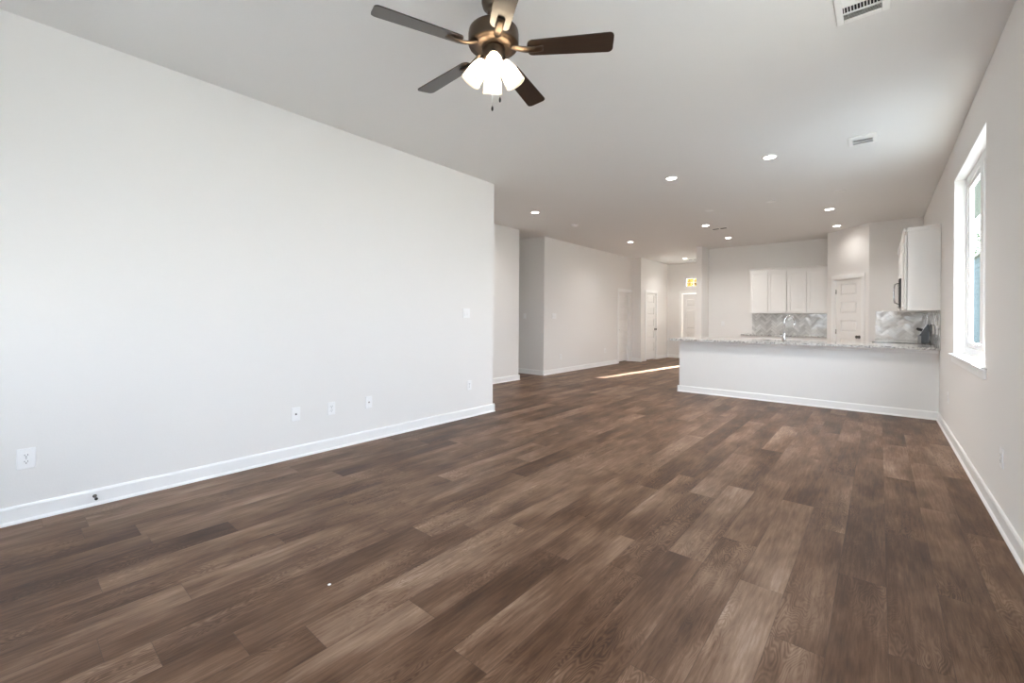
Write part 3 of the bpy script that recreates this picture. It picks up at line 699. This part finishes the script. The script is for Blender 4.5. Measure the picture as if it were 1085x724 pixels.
for lb, x in (('round white blank ceiling plate above the left of the peninsula', -2.15), ('round white blank ceiling plate above the middle of the peninsula', -1.265), ('round white blank ceiling plate above the right of the peninsula', -0.43)):
    if bp0 is None:
        bp0 = thing('blank_ceiling_plate', lb, 'ceiling plate', (x, 7.56, CEIL), 0, 'blank plates above the peninsula')
        mk(lambda bm: lathe(bm, [(0.064, 0), (0.064, -0.004), (0.058, -0.008), (0.0, -0.009)], None, 30), 'plate', M_VENT, bp0)
        for dx in (-0.035, 0.035): mk(lambda bm: lathe(bm, [(0.004, -0.008), (0.003, -0.0105), (0.0, -0.011)], Matrix.Translation((dx, 0, 0)), 10), 'screw', M_VENT, bp0)
    else: dup(bp0, (x, 7.56, CEIL), 0, lb)

# ------------------------------------------------------------------ ceiling fan
FX, FY = -1.612, 1.735
fan = thing('ceiling_fan', 'dark five-blade ceiling fan with four lit glass shades', 'ceiling fan', (FX, FY, CEIL))
mk(lambda bm: lathe(bm, [(0.066, 0), (0.068, -0.010), (0.066, -0.085), (0.058, -0.110), (0.044, -0.124), (0.034, -0.128), (0.034, -0.146), (0.028, -0.152)], None, 36), 'canopy', M_BRONZE, fan)
mk(lambda bm: tube(bm, [(0, 0, -0.145), (0, 0, -0.235)], 0.013, 16), 'downrod', M_BRONZE, fan)
mk(lambda bm: lathe(bm, [(0.024, -0.205), (0.040, -0.215), (0.092, -0.220), (0.122, -0.227), (0.134, -0.240), (0.137, -0.256), (0.137, -0.310), (0.133, -0.318), (0.118, -0.319), (0.114, -0.323), (0.096, -0.330), (0.062, -0.334)], None, 48), 'motor_housing', M_BRONZE, fan)
mk(lambda bm: lathe(bm, [(0.060, -0.330), (0.062, -0.342), (0.060, -0.392), (0.052, -0.404), (0.036, -0.416), (0.020, -0.424), (0.0, -0.428)], None, 36), 'switch_housing', M_BRONZE, fan)
BZ = -0.342
PH = math.radians(-111.1)
def blade_mesh(bm):
    r0, r1, t = 0.185, 0.640, 0.006
    pts = []
    def arc(cx, cy, r, a0, a1, n=6): pts.extend((cx+r*math.cos(a0+(a1-a0)*k/n), cy+r*math.sin(a0+(a1-a0)*k/n)) for k in range(n+1))
    arc(r1-0.025, 0.062-0.025, 0.025, 0, PI/2); arc(r0+0.030, 0.050-0.030, 0.030, PI/2, PI); arc(r0+0.030, -0.050+0.030, 0.030, PI, 1.5*PI); arc(r1-0.025, -0.062+0.025, 0.025, 1.5*PI, 2*PI)
    prism(bm, pts, lambda p, s: (p[0], p[1], s), 0, t)
def iron_mesh(bm):
    # arm out of the motor and a flat two-pronged foot under the blade root
    n = 10; rings = []
    for k in range(n+1):
        u = k/n; x = 0.085+0.185*u
        z = 0.030*(1-u)**2-0.004-0.010*math.sin(PI*u); w = 0.016+0.010*math.sin(PI*u)*0.3+0.004*u; h = 0.010-0.004*u
        rings.append([bm.verts.new((x, w*math.cos(2*PI*j/12), z+h*math.sin(2*PI*j/12))) for j in range(12)])
    for a, b in zip(rings, rings[1:]):
        for j in range(12):
            f = bm.faces.new((a[j], a[(j+1) % 12], b[(j+1) % 12], b[j])); f.smooth = True
    bm.faces.new(rings[0][::-1]); bm.faces.new(rings[-1])
pitch = Matrix.Rotation(math.radians(-12), 4, 'X')
b0 = i0 = None
for k in range(5):
    a = PH+k*2*PI/5
    if b0 is None:
        bl = b0 = mk(blade_mesh, 'fan_blade', M_BLADE, fan); ir = i0 = mk(iron_mesh, 'blade_iron', M_BRONZE, bl)
    else:
        bl = b0.copy(); C.collection.objects.link(bl); ir = i0.copy(); C.collection.objects.link(ir); ir.parent = bl
    bl.location = (0, 0, BZ); bl.rotation_mode = 'XYZ'
    bl.rotation_euler = (Matrix.Rotation(a, 4, 'Z') @ pitch).to_euler()
SHP = [(0.024, 0.0), (0.030, 0.012), (0.040, 0.040), (0.048, 0.075), (0.053, 0.110), (0.055, 0.128)]
VIEW = math.atan2(-FY, -FX)          # from the fan towards the viewer
for k in range(4):
    a = VIEW+math.radians(2)+k*PI/2
    tilt = math.radians(30)
    mt = Matrix.Rotation(a, 4, 'Z') @ Matrix.Translation((0.046, 0, -0.385)) @ Matrix.Rotation(PI-tilt, 4, 'Y')
    # local +z of the shade points down and outwards
    def sh(bm):
        prof = SHP+[(0.0565, 0.129), (0.0565, 0.132), (0.054, 0.133), (0.0525, 0.130)]     # rolled rim
        lathe(bm, prof, mt @ Matrix.Translation((0, 0, 0.018)), 30, False)
    s = mk(sh, 'lamp_shade', M_SHADE, fan)
    mk(lambda bm: lathe(bm, [(0.020, -0.012), (0.026, 0.0), (0.027, 0.022), (0.022, 0.026)], mt, 22), 'shade_fitter', M_BRONZE, s)
    mk(lambda bm: lathe(bm, [(0.0, 0.100), (0.012, 0.098), (0.021, 0.090), (0.025, 0.078), (0.023, 0.062), (0.015, 0.046), (0.012, 0.030), (0.012, 0.024)], mt, 20), 'light_bulb', M_BULB, s)
for x, y, zb in ((0.000, -0.006, -0.664), (0.034, 0.018, -0.618)):
    c_ = mk(lambda bm: tube(bm, [(x, y, -0.405), (x, y, zb+0.018)], 0.0011, 6), 'pull_chain', M_STEEL, fan)
    mk(lambda bm: lathe(bm, [(0.0, zb+0.020), (0.004, zb+0.018), (0.0065, zb+0.008), (0.006, zb-0.002), (0.003, zb-0.008), (0.0, zb-0.009)], Matrix.Translation((x, y, 0)), 12), 'chain_pull', M_DARK, c_)

# ------------------------------------------------------------------ outdoors, seen through the glass
M_GRASS = mat("outdoor ground", (0.42, 0.42, 0.38), 0.9)
M_SIDING = mat('blue grey siding', (0.055, 0.070, 0.072), 0.9, spec=0.0)
M_SOFFIT = mat('painted soffit', (0.12, 0.13, 0.11), 0.9, spec=0.0)
def leafmat(name, a, b):
    mt = mat(name, a, 0.8, spec=0.0); q = N(mt); g = q.n('NewGeometry').outputs['Random Per Island']; q.l(q.ramp(g, [(0, a), (1, b)]), q.b.inputs['Base Color']); return mt
M_LEAF = leafmat('green leaves', (0.05, 0.07, 0.04), (0.12, 0.15, 0.09))
M_GOLD = leafmat('yellow autumn leaves', (0.20, 0.12, 0.02), (0.30, 0.21, 0.06))
M_BARK = mat('bark', (0.10, 0.08, 0.06), 0.9)
structure(lambda bm: box(bm, -60, 60, -60, 90, -0.45, -0.21), 'ground', M_GRASS, 'ground outside the house', 'ground')
structure(lambda bm: box(bm, XR+TR, 1.15, YBACK-0.6, YF+0.5, 2.86, 2.98), 'trim_2', M_SOFFIT, 'eave soffit above the right window outside', 'eave')
nb = thing('neighbor_house', 'blue grey sided house seen through the right window', 'house', (2.75, 20.0, -0.21), 0)
def fn(bm):
    for k in range(20):
        z = k*0.19
        prism(bm, [(0.0, z), (-0.02, z), (-0.004, z+0.19), (0.0, z+0.19)], lambda p, t: (p[0], t, p[1]), -6, 10)
    box(bm, 0, 8, -6, 10, 0, 3.8)
mk(fn, 'siding_wall', M_SIDING, nb)
mk(lambda bm: prism(bm, [(-0.12, 3.8), (4.0, 4.3), (8.3, 3.8), (8.3, 3.9), (4.0, 4.4), (-0.12, 3.9)], lambda p, t: (p[0], t, p[1]), -6.3, 10.3), 'roof', M_SOFFIT, nb)
def tree(label, loc, h, r, leaf, nleaf, seed):
    rnd = random.Random(seed)
    t = thing('garden_tree', label, 'tree', loc)
    def tr(bm):
        tube(bm, [(0, 0, 0), (0.05, 0.02, h*0.35), (0.02, -0.03, h*0.75)], [0.16, 0.11, 0.05], 10)
        for k in range(9):
            a = rnd.uniform(0, 2*PI); z0 = h*rnd.uniform(0.35, 0.65); q = r*rnd.uniform(0.5, 0.9)
            tube(bm, [(0.04, 0, z0), (q*0.5*math.cos(a), q*0.5*math.sin(a), z0+h*0.10), (q*math.cos(a), q*math.sin(a), z0+h*0.22)], [0.05, 0.03, 0.012], 6)
    mk(tr, 'trunk', M_BARK, t)
    def lf(bm):
        for k in range(nleaf):
            d = Vector((rnd.gauss(0, 1), rnd.gauss(0, 1), rnd.gauss(0, 1))).normalized()*r*rnd.random()**0.4
            p = Vector((d.x, d.y, h*0.70+d.z*h*0.30/r)); s = rnd.uniform(0.07, 0.14)
            u = Vector((rnd.gauss(0, 1), rnd.gauss(0, 1), rnd.gauss(0, 1))).normalized(); v = u.orthogonal().normalized()
            bm.faces.new([bm.verts.new(q) for q in (p-u*s, p+v*s*0.5, p+u*s, p-v*s*0.5)])
    o = mk(lf, 'foliage', leaf, t); o['kind'] = 'stuff'
    return t
tree('green tree beyond the neighbouring house', (4.6, 38.0, -0.21), 7.4, 3.0, M_LEAF, 3500, 1)
tree('yellow leaved tree seen through the transom', (-8.0, 24.0, -0.21), 5.6, 2.6, M_GOLD, 7000, 2)
# unseen porch, added to keep the sun off the transom
pr = thing('added_porch', 'added porch blocking the sun above the front door', 'porch', (-4.3, YF+T, -0.21))
mk(lambda bm: box(bm, -2.2, 2.2, 0, 2.0, 3.1, 3.25), 'added_porch_ceiling', M_SOFFIT, pr)
mk(lambda bm: box(bm, -2.2, 2.2, 1.85, 2.0, 2.99, 3.9), 'sun_block_beam', M_SOFFIT, pr)
for x in (-2.1, 2.0): mk(lambda bm: box(bm, x, x+0.12, 1.86, 1.98, 0, 2.99), 'added_porch_post', M_TRIM, pr)
mk(lambda bm: box(bm, -2.2, 2.2, 0, 2.0, 0, 0.12), 'added_porch_slab', M_GRASS, pr)
